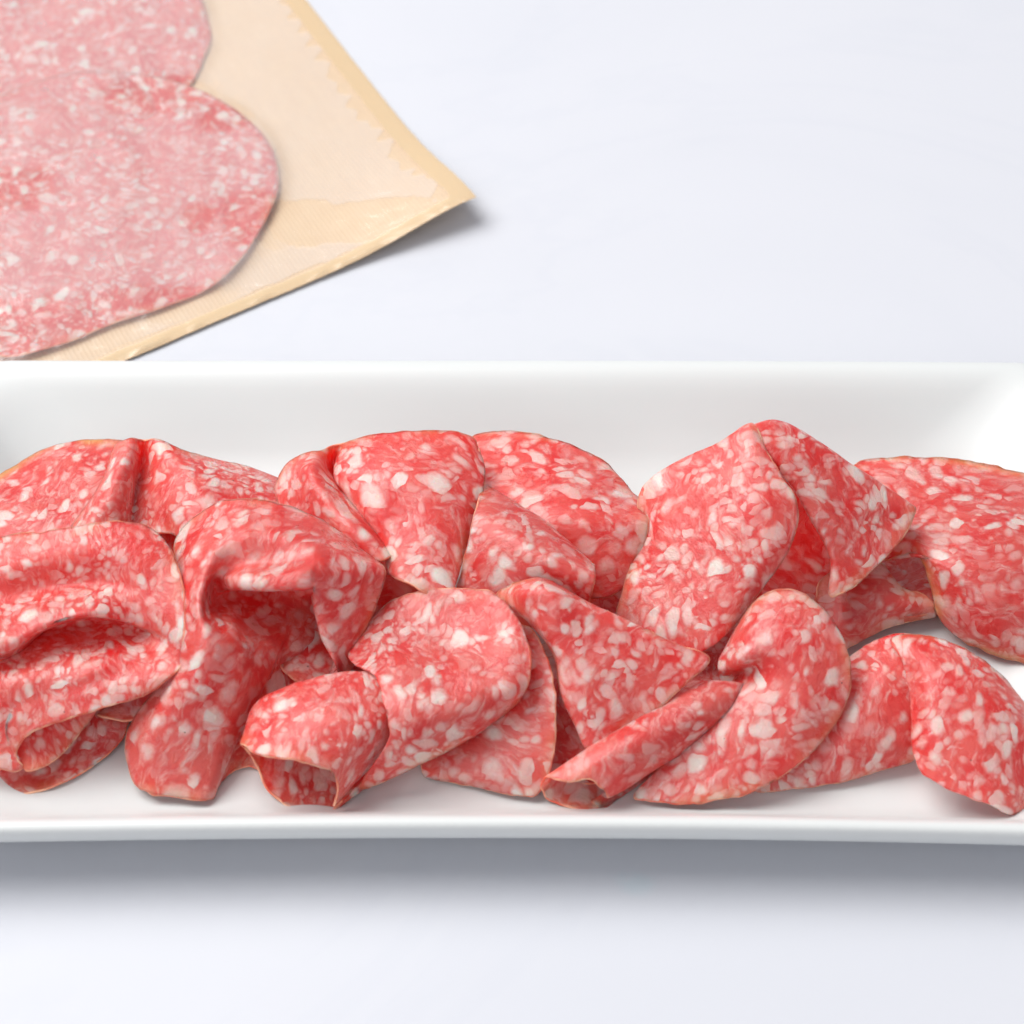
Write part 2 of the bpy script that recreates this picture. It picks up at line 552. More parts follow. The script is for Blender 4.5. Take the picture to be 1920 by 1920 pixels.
def platter():
    # profile: list of (inset from the outer rim, z) in cm going from the centre up the inside, over the lip and down the outside
    FX, Y0, Y1 = 16.4, -12.52, 4.78
    prof = [(4.6, 0.0), (3.0, 0.0), (2.3, 0.012), (1.95, 0.05), (1.72, 0.13), (1.45, 0.32), (1.1, 0.72), (0.75, 1.16), (0.58, 1.38), (0.44, 1.52), (0.32, 1.61), (0.22, 1.645),
            (0.12, 1.64), (0.05, 1.59), (0.01, 1.51), (0.0, 1.40), (0.01, 1.22), (0.05, 1.08), (0.13, 0.98), (0.24, 0.92), (0.6, 0.72), (1.3, 0.20), (1.9, -0.18), (2.2, -0.28), (2.5, -0.32), (2.55, -0.50), (2.8, -0.545), (3.1, -0.50), (3.2, -0.34), (4.6, -0.34)]
    V, F = [], []
    base = None
    n = None
    for ins, z in prof:
        r = max(1.6, 2.6 - ins * 0.25)
        ring = rounded_rect(FX, Y0, Y1, 1.2 + min(ins, 2.5) * 1.1 if len(V) < 12 else 1.2)
        # inset by moving toward a shrunk rounded rectangle with the same topology
        inner = z >= 0 and len(V) < 12
        kb, ks = (1.75, 1.6) if inner else (1.0, 1.0)   # the back and end walls lie flatter than the front one
        sx = (FX - ins * ks) / FX
        cy = (Y0 + Y1) / 2
        hh = (Y1 - Y0) / 2
        x = ring[:, 0] * sx
        y = np.where(ring[:, 1] > cy, cy + (ring[:, 1] - cy) * (hh - ins * kb) / hh, cy + (ring[:, 1] - cy) * (hh - ins) / hh)
        y = np.where(ring[:, 1] < cy, y + (0.10 - 0.22 * (x / 15) ** 2) * np.clip((cy - ring[:, 1]) / hh, 0, 1) ** 2, y)   # front side bows out a little toward the corners
        zz = np.full(len(x), z)
        if z > 0.8:  # slight warp of the hand-pressed rim
            zz = zz + 0.035 * np.sin(x * 0.16 + 0.6) * (z / 1.7)
        n = len(x)
        V.append(np.stack([x, y, zz], axis=1) * CM)
    V = np.concatenate(V)
    k = len(prof)
    for a in range(k - 1):
        for i in range(n):
            j = (i + 1) % n
            F.append((a * n + i, a * n + j, (a + 1) * n + j, (a + 1) * n + i))
    F.append(tuple(range(n))[::-1])
    F.append(tuple((k - 1) * n + i for i in range(n)))
    me = mesh_of('platter', V, F)
    o = link('serving_platter', me, M_CER, label='white rectangular ceramic platter with sloped sides holding the folded salami', category='platter')
    o.rotation_euler = (0, 0, R(-0.25))
    return o


platter()

# ------------------------------------------------------------------ salami on the platter
_seed = [10]


def on(a, b, c, rows):
    """rows of (px, py, offset) laid on the plane through three measured points: thin meat bends one way at a time"""
    A = np.array([[a[0], a[1], 1], [b[0], b[1], 1], [c[0], c[1], 1]], float)
    k = np.linalg.solve(A, np.array([a[2], b[2], c[2]], float))
    return [[(x, y, k[0] * x + k[1] * y + k[2] + o) for x, y, o in r] for r in rows]



def slice_of(label, sheets, sides=None, corners=None, group='folded salami slices on the platter', name='salami_slice', grids=None, thick=THICK, edge_tint=0.6, **kw):
    _seed[0] += 1
    sd = _seed[0]
    if grids is None:
        grids = []
        for i, rows in enumerate(sheets):
            c = corners[i] if corners else 0.35
            grids.append(sheet(rows, corner=c, seed=sd * 3 + i, **kw))
    sides = sides or ['tblr'] * len(grids)
    V, F, UV, CV, CF, CUV, EE = thicken(grids, sides, sd, thick, edge_tint)
    o = link(name, mesh_of(name, V, F), M_SAL, label=label, category='salami slice', group=group)
    at = o.data.attributes.new('edge', 'FLOAT', 'POINT')
    at.data.foreach_set('value', EE.astype(np.float32))
    at = o.data.attributes.new('grain', 'FLOAT_VECTOR', 'POINT')
    at.data.foreach_set('vector', UV.astype(np.float32).ravel())
    link('casing', mesh_of('casing', CV, CF, CUV[:, :2]), M_CAS, o)
    return o



slice_of('flat slice with orange rim lying against the back wall at the far left', [[
    [(-60,930,1.5),(0,888,1.6),(70,848,1.7),(150,827,1.8),(230,828,1.8),(320,850,1.6)],
    [(-80,990,1.6),(30,925,1.9),(150,890,2.1),(260,890,2.0),(340,910,1.7)],
    [(-90,1050,1.6),(40,990,2.0),(150,965,2.2),(260,970,1.9),(350,980,1.6)],
    [(-80,1120,1.4),(50,1060,1.8),(160,1040,1.9),(270,1050,1.6),(340,1060,1.4)]]], edge_tint=2.0)

slice_of('slice draped over in a narrow bright ridge at back left, beside the flat slice', [[
    [(212,850,2.4),(195,900,2.4),(162,950,2.3),(122,1000,2.1)],
    [(222,834,2.85),(212,885,3.1),(186,945,2.95),(155,1000,2.6)],
    [(246,823,3.05),(243,870,3.05),(232,930,2.9),(220,990,2.55)],
    [(270,826,2.8),(262,880,2.1),(252,940,2.0),(248,1000,1.9)],
    [(297,824,3.0),(300,880,2.7),(305,940,2.6),(315,1000,2.3)],
    [(345,848,2.7),(370,900,3.0),(370,960,2.9),(360,1020,2.5)],
    [(420,865,2.3),(450,905,2.7),(450,960,2.8),(440,1010,2.5)],
    [(525,900,1.7),(540,930,2.1),(530,970,2.3),(510,1020,2.2)],
    [(560,940,1.3),(570,960,1.5),(560,1000,1.7),(540,1040,1.8)]]], corners=[0.25])

slice_of('round slice leaning on the back wall, between the tucked slice and the tall peaked slice', [[
    [(860,830,2.2),(900,812,2.4),(960,808,2.6),(1045,824,2.7),(1130,862,2.6),(1185,912,2.4)],
    [(850,880,2.5),(910,868,2.7),(980,870,2.9),(1060,890,3.0),(1140,920,2.8),(1200,940,2.6)],
    [(850,930,2.6),(920,925,2.8),(1000,930,3.0),(1075,940,3.1),(1150,955,3.0),(1213,965,2.8)],
    [(860,980,2.5),(930,985,2.7),(1010,980,2.9),(1080,980,3.0),(1150,985,2.95),(1214,988,2.8)],
    [(880,1040,2.1),(950,1040,2.2),(1020,1030,2.3),(1085,1030,2.4),(1145,1035,2.4),(1204,1035,2.3)],
    [(900,1100,1.5),(970,1100,1.6),(1040,1090,1.6),(1090,1085,1.7),(1135,1090,1.7),(1188,1080,1.7)],
    [(920,1150,1.1),(990,1150,1.1),(1050,1140,1.1),(1095,1125,1.2),(1130,1120,1.3),(1166,1117,1.3)]]])

slice_of('slice curled into a short tongue in the middle of the pile, under the tucked slice', [[
    [(880,935,1.9),(960,980,1.9),(1040,1040,1.8),(1100,1090,1.6)],
    [(905,905,2.95),(975,943,3.0),(1045,998,2.95),(1112,1060,2.7)],
    [(890,958,3.5),(950,988,3.65),(1020,1036,3.6),(1116,1082,3.2)],
    [(875,1030,3.0),(930,1050,3.2),(990,1085,3.1),(1108,1115,2.7)],
    [(860,1090,2.3),(910,1110,2.4),(970,1130,2.4),(1098,1148,1.9)],
    [(850,1140,1.8),(900,1160,1.9),(960,1170,1.9),(1070,1180,1.7)]]], corners=[0.15])

slice_of('slice with a deep tuck and a broad right lobe at the back, left of centre', [on((740,815,3.75),(905,860,3.55),(790,1110,2.55),[
    [(515,905,-1.0),(520,940,-.9),(540,980,-.75),(580,1030,-.6),(640,1080,-.5)],
    [(538,868,-.6),(550,910,-.35),(580,960,-.2),(630,1010,-.1),(690,1060,-.15)],
    [(578,848,-.2),(580,890,.1),(616,945,.2),(670,1000,.2),(722,1050,.1)],
    [(606,842,-.25),(604,885,-.1),(645,945,-.05),(698,1000,0),(733,1045,-.05)],
    [(632,834,-.4),(628,880,-.9),(668,940,-.95),(715,1000,-.8),(745,1055,-.6)],
    [(660,827,-.2),(627,888,-.35),(668,948,-.35),(712,1012,-.3),(731,1075,-.25)],
    [(690,820,-.05),(650,885,.05),(690,955,.05),(730,1020,.05),(745,1085,.0)],
    [(740,813,.05),(725,875,.25),(755,955,.25),(778,1030,.2),(775,1100,.1)],
    [(815,808,.1),(810,880,.3),(825,960,.28),(825,1040,.2),(815,1120,.1)],
    [(880,815,-.02),(878,880,.1),(872,960,.1),(860,1040,.05),(845,1115,.0)],
    [(905,850,-.15),(912,885,-.12),(898,955,-.12),(872,1040,-.1),(850,1108,-.1)]])], corners=[0.2])

slice_of('flat slice at back right whose front droops forward, cut by the right edge', [[
    [(1560,880,1.6),(1640,860,1.7),(1740,857,1.7),(1840,868,1.6),(1930,890,1.5),(2010,930,1.3)],
    [(1570,940,1.7),(1680,930,1.9),(1800,930,2.0),(1920,940,1.9),(2040,980,1.6)],
    [(1600,1010,1.4),(1690,1000,1.9),(1790,985,2.3),(1920,985,2.3),(2050,1020,1.9)],
    [(1650,1050,1.3),(1720,1032,1.9),(1800,1045,2.3),(1920,1060,2.2),(2050,1090,1.8)],
    [(1716,1038,1.9),(1765,1058,2.1),(1835,1078,2.15),(1925,1095,2.0),(2050,1120,1.6)],
    [(1742,1092,1.4),(1790,1108,1.7),(1860,1125,1.8),(1930,1140,1.7),(2040,1160,1.3)],
    [(1755,1145,.8),(1800,1165,1.0),(1860,1190,1.0),(1930,1200,1.0),(2030,1220,.8)],
    [(1768,1175,.4),(1810,1200,.4),(1860,1222,.4),(1930,1248,.4),(2000,1260,.5)]]], edge_tint=1.7)

slice_of('tallest slice, peaked like a hood, right of centre, with a hanging right flap', [on((1200,960,3.0),(1490,960,4.1),(1270,1220,1.5),[
    [(1192,925,-.2),(1235,886,-.1),(1290,855,-.05),(1345,834,0),(1393,802,.05),(1418,792,.0)],
    [(1200,990,-.25),(1240,950,0),(1300,915,.15),(1360,890,.25),(1412,860,.25),(1445,862,.1)],
    [(1185,1060,-.25),(1240,1020,.05),(1305,985,.2),(1370,955,.3),(1430,930,.25),(1484,922,-.05)],
    [(1165,1120,-.25),(1230,1085,.05),(1300,1050,.2),(1370,1020,.3),(1440,995,.2),(1496,972,-.2)],
    [(1150,1170,-.25),(1220,1145,.05),(1290,1115,.2),(1355,1085,.28),(1420,1060,.18),(1468,1045,-.2)],
    [(1150,1220,-.25),(1210,1205,.05),(1275,1175,.18),(1335,1150,.25),(1385,1130,.15),(1418,1120,-.2)],
    [(1170,1270,-.3),(1220,1260,0),(1275,1240,.1),(1320,1220,.15),(1350,1200,.05),(1368,1188,-.2)]]),
   on((1430,830,4.75),(1714,962,2.95),(1555,1120,2.05),[
    [(1430,815,-.9),(1490,830,-1.1),(1550,880,-1.1),(1610,920,-1.1),(1660,965,-.9),(1700,985,-.7)],
    [(1405,797,-.35),(1452,784,-.35),(1508,808,-.3),(1580,858,-.25),(1652,908,-.2),(1714,955,-.1)],
    [(1412,812,-.05),(1458,818,.05),(1516,848,.08),(1588,893,.05),(1655,936,.0),(1714,965,.0)],
    [(1425,838,.02),(1468,862,.12),(1530,905,.12),(1595,955,.06),(1650,985,.0),(1700,997,.0)],
    [(1440,858,.0),(1486,900,.1),(1540,960,.1),(1590,1005,.05),(1632,1028,.0),(1672,1032,.0)],
    [(1456,880,-.12),(1502,938,-.05),(1546,1015,-.02),(1572,1060,.0),(1605,1075,.0),(1640,1064,.0)],
    [(1470,893,-.7),(1520,955,-.7),(1558,1040,-.5),(1556,1110,-.1),(1572,1116,-.02),(1606,1100,.0)]]),
   [[(1420,860,3.4),(1480,870,3.2),(1560,900,2.6),(1640,950,1.9)],
    [(1420,960,2.0),(1490,960,1.7),(1570,990,1.4),(1640,1030,1.1)],
    [(1400,1060,1.1),(1480,1060,.9),(1560,1070,.8),(1630,1090,.7)],
    [(1380,1160,.5),(1470,1150,.5),(1550,1150,.45),(1620,1150,.4)]]],
   corners=[0.2, 0.2, 0.2], sides=['lr', 'rb', ''])

slice_of('small piece of slice with a torn fat nib, beneath the hanging flap at right', [[
    [(1530,1080,1.0),(1590,1060,1.2),(1650,1055,1.3),(1690,1100,1.2),(1740,1112,1.1)],
    [(1530,1130,.9),(1590,1110,1.2),(1650,1110,1.3),(1700,1128,1.1),(1750,1135,.9)],
    [(1540,1180,.6),(1590,1165,.9),(1650,1150,.9),(1700,1150,.8),(1755,1152,.6)],
    [(1560,1230,.3),(1590,1214,.4),(1650,1182,.5),(1700,1168,.5),(1752,1160,.4)]]])

slice_of('dark shaded slice lying flat on the platter at the lower left corner', [[
    [(-80,1330,.6),(80,1300,.8),(180,1290,.9),(250,1320,.6)],
    [(-90,1400,.4),(60,1380,.5),(165,1360,.6),(240,1355,.5)],
    [(-80,1460,.2),(50,1440,.25),(145,1410,.3),(226,1390,.3)],
    [(-70,1515,.1),(20,1497,.1),(100,1477,.1),(175,1440,.1)]]])

slice_of('domed slice left of centre with a long front tongue and a pointed hanging flap', [[
    [(325,1010,2.6),(330,1050,2.8),(335,1090,2.8),(335,1130,2.7),(332,1150,2.6),(330,1180,2.5),(325,1220,2.3),(300,1280,1.9),(255,1340,1.3),(233,1400,.8),(255,1478,.25)],
    [(360,970,3.2),(357,1020,3.5),(355,1065,3.5),(355,1100,3.4),(355,1125,3.35),(356,1155,3.3),(352,1200,3.0),(335,1270,2.5),(300,1350,1.8),(280,1420,1.0),(290,1488,.3)],
    [(410,943,3.6),(405,1000,4.0),(395,1050,4.0),(384,1090,3.75),(379,1118,3.6),(380,1150,3.5),(392,1195,3.3),(385,1260,2.8),(360,1340,2.0),(340,1425,1.1),(335,1495,.3)],
    [(450,938,3.8),(452,1000,4.2),(434,1055,3.7),(408,1085,3.3),(405,1105,2.6),(405,1130,2.5),(435,1180,2.9),(445,1240,2.6),(415,1330,1.9),(390,1425,1.0),(375,1500,.3)],
    [(480,938,3.8),(485,1000,4.2),(474,1056,3.8),(448,1082,4.0),(440,1108,3.5),(445,1098,2.2),(465,1165,2.1),(480,1230,2.1),(445,1320,1.7),(415,1420,.9),(388,1500,.25)],
    [(515,944,3.8),(525,1000,4.2),(520,1053,3.95),(512,1080,4.15),(508,1112,3.7),(500,1085,2.0),(510,1140,1.6),(520,1215,1.7),(485,1300,1.3),(440,1400,.7),(398,1498,.15)],
    [(550,955,3.6),(565,1005,4.1),(568,1048,4.1),(572,1074,4.2),(568,1108,3.7),(562,1085,1.9),(562,1130,1.4),(545,1200,1.4),(500,1285,1.0),(448,1385,.6),(402,1490,.1)],
    [(575,963,3.5),(588,1010,4.0),(592,1042,4.2),(592,1072,4.1),(586,1105,3.6),(600,1100,1.8),(615,1170,1.1),(625,1230,.8),(560,1300,.5),(490,1390,.3),(420,1460,.15)],
    [(600,975,3.4),(612,1018,3.9),(616,1047,4.1),(610,1075,4.0),(592,1120,3.5),(590,1150,3.0),(605,1205,2.4),(632,1265,1.7),(580,1300,.5),(510,1380,.3),(450,1440,.15)],
    [(650,1005,3.0),(660,1040,3.6),(665,1060,3.7),(665,1085,3.6),(655,1120,3.2),(648,1160,2.8),(645,1210,2.3),(641,1277,1.5),(595,1320,.5),(540,1380,.3),(480,1440,.1)],
    [(700,1048,2.6),(715,1062,3.0),(722,1075,3.1),(718,1098,2.9),(705,1135,2.6),(692,1170,2.2),(675,1215,1.8),(655,1265,1.4),(615,1320,.4),(570,1380,.2),(520,1440,.1)]]],
    corners=[0.08], n=120, m=120)

slice_of('big folded slice with a long pocket crease and orange rim at the left edge', [[
    [(-120,1060,3.0),(-20,1015,3.4),(80,998,3.8),(180,983,4.0),(260,982,3.9),(310,1005,3.6)],
    [(-130,1100,3.0),(-20,1070,3.4),(80,1050,3.6),(180,1040,3.7),(270,1040,3.7),(330,1050,3.5)],
    [(-130,1150,2.8),(-20,1130,2.95),(80,1105,2.95),(180,1095,3.05),(280,1100,3.3),(343,1100,3.4)],
    [(-130,1200,3.0),(-10,1190,3.2),(90,1140,3.3),(180,1125,3.3),(270,1145,3.0),(347,1150,3.2)],
    [(-130,1235,2.9),(0,1226,2.95),(80,1182,3.2),(180,1155,3.25),(262,1174,2.6),(346,1190,3.0)],
    [(-120,1250,2.2),(18,1232,2.05),(90,1180,1.9),(190,1160,1.9),(258,1179,2.05),(343,1225,2.8)],
    [(-110,1290,2.3),(20,1275,2.5),(110,1255,2.5),(200,1240,2.5),(270,1240,2.4),(333,1258,2.6)],
    [(-80,1370,1.7),(0,1370,1.6),(15,1345,1.9),(80,1310,2.2),(190,1290,2.3),(300,1285,2.3)],
    [(-60,1440,.9),(38,1444,.8),(30,1412,1.2),(60,1372,1.7),(150,1340,2.0),(285,1303,2.1)]],
   [[(20,1300,1.6),(90,1280,1.7),(170,1270,1.7),(230,1280,1.6)],
    [(15,1360,1.3),(80,1340,1.4),(150,1320,1.4),(205,1310,1.5)],
    [(25,1410,1.0),(75,1390,1.05),(125,1365,1.1),(178,1335,1.2)],
    [(45,1447,.75),(85,1436,.75),(125,1405,.8),(165,1352,1.0)]]],
   corners=[0.2, 0.2], sides=['tbr', 'b'])

slice_of('dark slice standing behind the dished slice at centre front', [[
    [(800,1180,1.2),(880,1170,1.6),(950,1165,2.0),(1000,1180,2.2)],
    [(790,1260,1.0),(880,1250,1.4),(960,1240,1.8),(1030,1245,2.0)],
    [(785,1330,.8),(870,1330,1.1),(960,1320,1.5),(1042,1310,1.8)],
    [(785,1390,.5),(870,1395,.8),(960,1390,1.1),(1042,1385,1.3)],
    [(790,1440,.3),(870,1450,.5),(950,1450,.7),(1030,1445,.8)],
    [(800,1455,.1),(880,1472,.15),(950,1488,.2),(1008,1496,.25)]]], corners=[0.15])

slice_of('dished slice at centre front with its left end rolled into an open tube', [[
    [(670,1190,1.8),(735,1125,2.3),(810,1106,2.7),(890,1104,2.9),(945,1127,2.9),(985,1185,2.8)],
    [(655,1225,2.0),(735,1175,2.3),(815,1160,2.4),(895,1165,2.6),(960,1190,2.8),(994,1230,2.7)],
    [(665,1250,2.2),(735,1225,2.3),(815,1215,2.3),(895,1225,2.5),(955,1245,2.7),(994,1265,2.5)],
    [(705,1268,2.4),(760,1270,2.5),(830,1275,2.5),(900,1280,2.6),(950,1295,2.5),(980,1300,2.2)],
    [(722,1330,2.4),(770,1330,2.5),(835,1335,2.4),(890,1335,2.2),(930,1330,2.0),(960,1325,1.7)],
    [(728,1390,1.9),(765,1390,1.9),(810,1390,1.7),(850,1382,1.6),(885,1372,1.5),(915,1358,1.4)],
    [(655,1492,.4),(710,1470,.7),(765,1445,1.0),(800,1427,1.1),(840,1405,1.2),(880,1382,1.2)]],
   [[(640,1500,.3),(605,1526,.15),(550,1515,.15),(500,1480,.3),(480,1430,.7),(448,1392,1.4),(480,1412,1.75),(540,1424,1.9),(590,1432,1.9),(622,1450,1.7),(632,1478,1.2),(624,1508,.65)],
    [(700,1450,.3),(690,1470,.2),(620,1440,.2),(560,1400,.3),(500,1370,.9),(478,1318,1.7),(530,1330,2.2),(590,1345,2.4),(650,1360,2.4),(690,1385,2.1),(698,1415,1.4),(686,1450,.8)],
    [(760,1400,.3),(740,1400,.3),(680,1370,.3),(610,1330,.5),(560,1300,1.2),(545,1282,1.9),(590,1272,2.3),(645,1260,2.3),(710,1266,2.2),(752,1305,2.0),(760,1360,1.4),(745,1400,.8)]]],
   corners=[0.2, 0.02], sides=['trb', 't'])

slice_of('broad square-looking flap pinched to a hood at its top left, right of centre front', [on((1010,1150,3.5),(1328,1234,2.5),(1100,1400,1.15),[
    [(925,1115,-1.0),(960,1092,-.8),(1003,1080,-.75),(1045,1095,-.7),(1080,1118,-.65),(1120,1138,-.6)],
    [(962,1138,-.65),(984,1112,-.25),(1018,1098,-.15),(1055,1110,-.15),(1112,1136,-.2),(1185,1168,-.15)],
    [(985,1160,-.6),(998,1140,-.2),(1036,1128,.05),(1096,1146,.05),(1172,1178,.02),(1262,1206,-.02)],
    [(1012,1190,-.6),(1022,1186,-.12),(1070,1190,.06),(1138,1203,.06),(1222,1215,.03),(1332,1234,.0)],
    [(1042,1236,-.6),(1050,1240,-.12),(1092,1246,.06),(1150,1254,.06),(1215,1262,.03),(1288,1280,.0)],
    [(1056,1300,-.5),(1062,1302,-.1),(1096,1306,.05),(1142,1310,.05),(1192,1318,.02),(1238,1325,.0)],
    [(1078,1350,-.35),(1083,1352,-.08),(1106,1354,.02),(1138,1356,.02),(1170,1362,.0),(1198,1358,.0)],
    [(1099,1402,-.1),(1104,1401,-.02),(1116,1397,.0),(1133,1391,.0),(1150,1384,.0),(1166,1376,.0)]])],
    corners=[0.06])

slice_of('rounded slice at right of centre front with a thin rolled tongue pointing left', [on((1440,1130,3.1),(1590,1290,2.25),(1230,1490,.25),[
    [(1362,1215,-.75),(1385,1170,-.4),(1430,1118,-.1),(1485,1107,.0),(1535,1133,-.05),(1572,1180,-.2)],
    [(1350,1240,-.4),(1382,1200,.1),(1438,1160,.25),(1495,1158,.25),(1547,1185,.1),(1588,1222,-.1)],
    [(1352,1262,-.3),(1388,1240,.3),(1438,1215,.42),(1500,1213,.35),(1552,1235,.15),(1596,1262,-.12)],
    [(1378,1270,-.7),(1408,1256,-.25),(1446,1262,.2),(1505,1268,.32),(1550,1285,.15),(1592,1302,-.12)],
    [(1338,1322,-.25),(1380,1318,.0),(1440,1322,.2),(1500,1325,.25),(1540,1335,.12),(1574,1346,-.1)],
    [(1298,1376,-.1),(1345,1380,.05),(1410,1385,.15),(1470,1380,.18),(1508,1385,.08),(1541,1392,-.08)],
    [(1250,1428,.0),(1300,1440,.05),(1360,1445,.1),(1420,1440,.1),(1465,1435,.05),(1500,1430,-.03)],
    [(1168,1497,.1),(1225,1504,.12),(1290,1507,.1),(1350,1499,.05),(1400,1488,.0),(1446,1469,-.02)]]),
   [[(1110,1500,.3),(1128,1523,.1),(1077,1520,.1),(1030,1503,.15),(1014,1480,.5),(1024,1455,1.0),(1060,1465,1.15),(1100,1462,1.2),(1132,1478,1.0),(1140,1498,.6)],
    [(1220,1430,.3),(1240,1440,.1),(1180,1440,.1),(1130,1425,.3),(1110,1400,.8),(1130,1385,1.4),(1170,1385,1.7),(1215,1390,1.7),(1245,1405,1.4),(1250,1430,.8)],
    [(1320,1350,.5),(1350,1360,.3),(1290,1370,.3),(1240,1350,.6),(1220,1325,1.1),(1250,1305,1.6),(1290,1300,1.9),(1340,1310,1.9),(1360,1330,1.6),(1350,1360,1.0)],
    [(1380,1290,.8),(1400,1300,.6),(1350,1310,.7),(1310,1300,1.1),(1290,1280,1.5),(1310,1276,1.8),(1350,1275,2.0),(1390,1280,1.9),(1410,1290,1.6),(1400,1310,1.1)]]],
   corners=[0.2, 0.02], sides=['trb', 't'])

slice_of('slice folded over into a fat roll at the lower right corner', [[
    [(1560,1260,1.2),(1600,1225,1.6),(1640,1200,1.9),(1690,1188,2.1),(1740,1195,2.1)],
    [(1540,1310,1.2),(1590,1285,1.6),(1640,1265,1.9),(1690,1255,2.0),(1740,1260,1.9)],
    [(1510,1370,1.0),(1570,1350,1.4),(1630,1335,1.6),(1685,1325,1.6),(1735,1330,1.4)],
    [(1460,1430,.6),(1530,1420,.8),(1600,1400,1.1),(1670,1390,1.1),(1730,1390,1.0)],
    [(1395,1490,.1),(1500,1478,.2),(1590,1463,.25),(1660,1443,.4),(1725,1425,.5)]],
   on((1700,1260,2.45),(1890,1300,2.0),(1880,1520,.75),[
    [(1660,1198,-.75),(1702,1187,-.5),(1770,1198,-.3),(1840,1235,-.2),(1892,1285,-.3),(1935,1345,-.5)],
    [(1688,1232,-.4),(1735,1228,.0),(1800,1248,.15),(1860,1290,.15),(1916,1342,-.05),(1962,1395,-.5)],
    [(1703,1285,-.35),(1742,1285,.1),(1808,1303,.28),(1870,1345,.25),(1930,1392,.0),(1978,1430,-.5)],
    [(1712,1340,-.35),(1748,1342,.1),(1808,1358,.28),(1870,1395,.25),(1928,1435,.0),(1972,1465,-.5)],
    [(1712,1395,-.35),(1745,1402,.05),(1803,1418,.22),(1862,1448,.2),(1912,1477,.0),(1950,1495,-.45)],
    [(1716,1440,-.25),(1758,1470,.0),(1815,1495,.1),(1862,1515,.12),(1890,1529,.0),(1918,1515,-.3)]])],
   corners=[0.2, 0.2], sides=['b', 'tr'])

# slices at the bottom of the pile: only glimpsed in the gaps
for lab, c, rx, ry, h in (
        ('slice glimpsed deep under the pointed flap and the tucked slice', (650, 1170), 150, 130, 0.9),
        ('slice glimpsed in the dark gap left of the broad hooded flap', (1090, 1330), 130, 140, 0.45),
        ('slice glimpsed deep below the tall peaked slice', (1250, 1200), 170, 130, 0.7),
        ('slice glimpsed in the gap under the drooping slice at right', (1690, 1080), 130, 75, 0.45),
        ('slice glimpsed between the front left fold and the long tongue', (250, 1230), 150, 120, 0.8),
        ('slice glimpsed under the ridge and dome at back left', (420, 1060), 200, 110, 1.0)):
    rows = []
    for j in range(5):
        v = -1 + j / 2
        rows.append([(c[0] + rx * u, c[1] + ry * v, h + 0.25 * math.sin(2.1 * u + 1.7 * v + c[0])) for u in (-1, -0.5, 0, 0.5, 1)])
    slice_of(lab, [rows], corners=[0.9], group='slices at the bottom of the pile')

# ------------------------------------------------------------------ paper bag with a film window and salami inside
TZ = TABLE_Z / CM
Cc = P(893, 370, TZ + 0.95)
E1 = P(250, 670, TZ + 0.08)          # along the front edge
E2 = P(575, 0, TZ + 0.10)            # along the right edge
eu = (E1 - Cc)[:2]; ev = (E2 - Cc)[:2]
LU, LV = np.linalg.norm(eu) / CM, np.linalg.norm(ev) / CM
eu /= np.linalg.norm(eu); ev /= np.linalg.norm(ev)
# bag coordinates (a, b) in cm from the corner along the two edges
_bn = Noise3(5)


def bag_z(a, b):
    d = np.sqrt(a ** 2 + b ** 2)
    ed = np.minimum(a * 0.55, b)
    z = 0.03 + 0.90 * np.exp(-(d / 3.4) ** 2) + 0.05 * np.exp(-(b / 1.8)) * np.exp(-((a - 7) / 6) ** 2)
    q = np.stack([a, b, a * 0], axis=-1)
    return TABLE_Z / CM + z + 0.025 * (_bn(q, 0.3) + 1)


def bag_pt(a, b, dz=0.0):
    a, b = np.asarray(a, float), np.asarray(b, float)
    bow = 0.10 * np.sin(np.clip(a, 0, 12) / 12 * math.pi)  # edges are not quite straight
    xy = Cc[:2] / CM + eu * a[..., None] + ev * (b + bow * np.exp(-b / 2))[..., None]
    return np.concatenate([xy, (bag_z(a, b) + dz)[..., None]], axis=-1) * CM


def to_bag(px, py, h=0.4):
    p = (P(px, py, TZ + h)[:2] - Cc[:2]) / CM
    A = np.array([eu, ev]).T
    return np.linalg.solve(A, p)


na, nb_ = 160, 170
BU, BV = 19.0, 20.0
AA, BB = np.meshgrid(np.linspace(0, BU, na), np.linspace(0, BV, nb_))
# slices: closed outlines in photo pixels -> bag coordinates
outA = [(520, 350), (505, 265), (440, 200), (350, 158), (220, 128), (90, 140), (-40, 200), (-150, 330), (-170, 480), (-120, 610), (0, 662), (110, 640), (210, 600), (310, 568), (415, 520), (480, 440)]
outB = [(392, 40), (380, 100), (345, 165), (280, 230), (180, 270), (40, 280), (-80, 230), (-130, 100), (-90, -60), (40, -150), (220, -150), (340, -70)]
outC = [(250, 330), (220, 400), (160, 480), (60, 540), (-60, 560), (-150, 480), (-180, 360), (-120, 250), (-20, 200), (120, 210), (210, 260)]


def closed(pts, n):
    p = np.array([to_bag(*q) for q in pts])
    k = len(p)
    ext = np.concatenate([p[-2:], p, p[:3]])
    t = (np.arange(n) / n) * k
    i = t.astype(int); f = (t - i)[:, None]
    p0, p1, p2, p3 = ext[i + 1], ext[i + 2], ext[i + 3], ext[i + 4]
    return 0.5 * ((2 * p1) + (-p0 + p2) * f + (2 * p0 - 5 * p1 + 4 * p2 - p3) * f ** 2 + (-p0 + 3 * p1 - 3 * p2 + p3) * f ** 3)


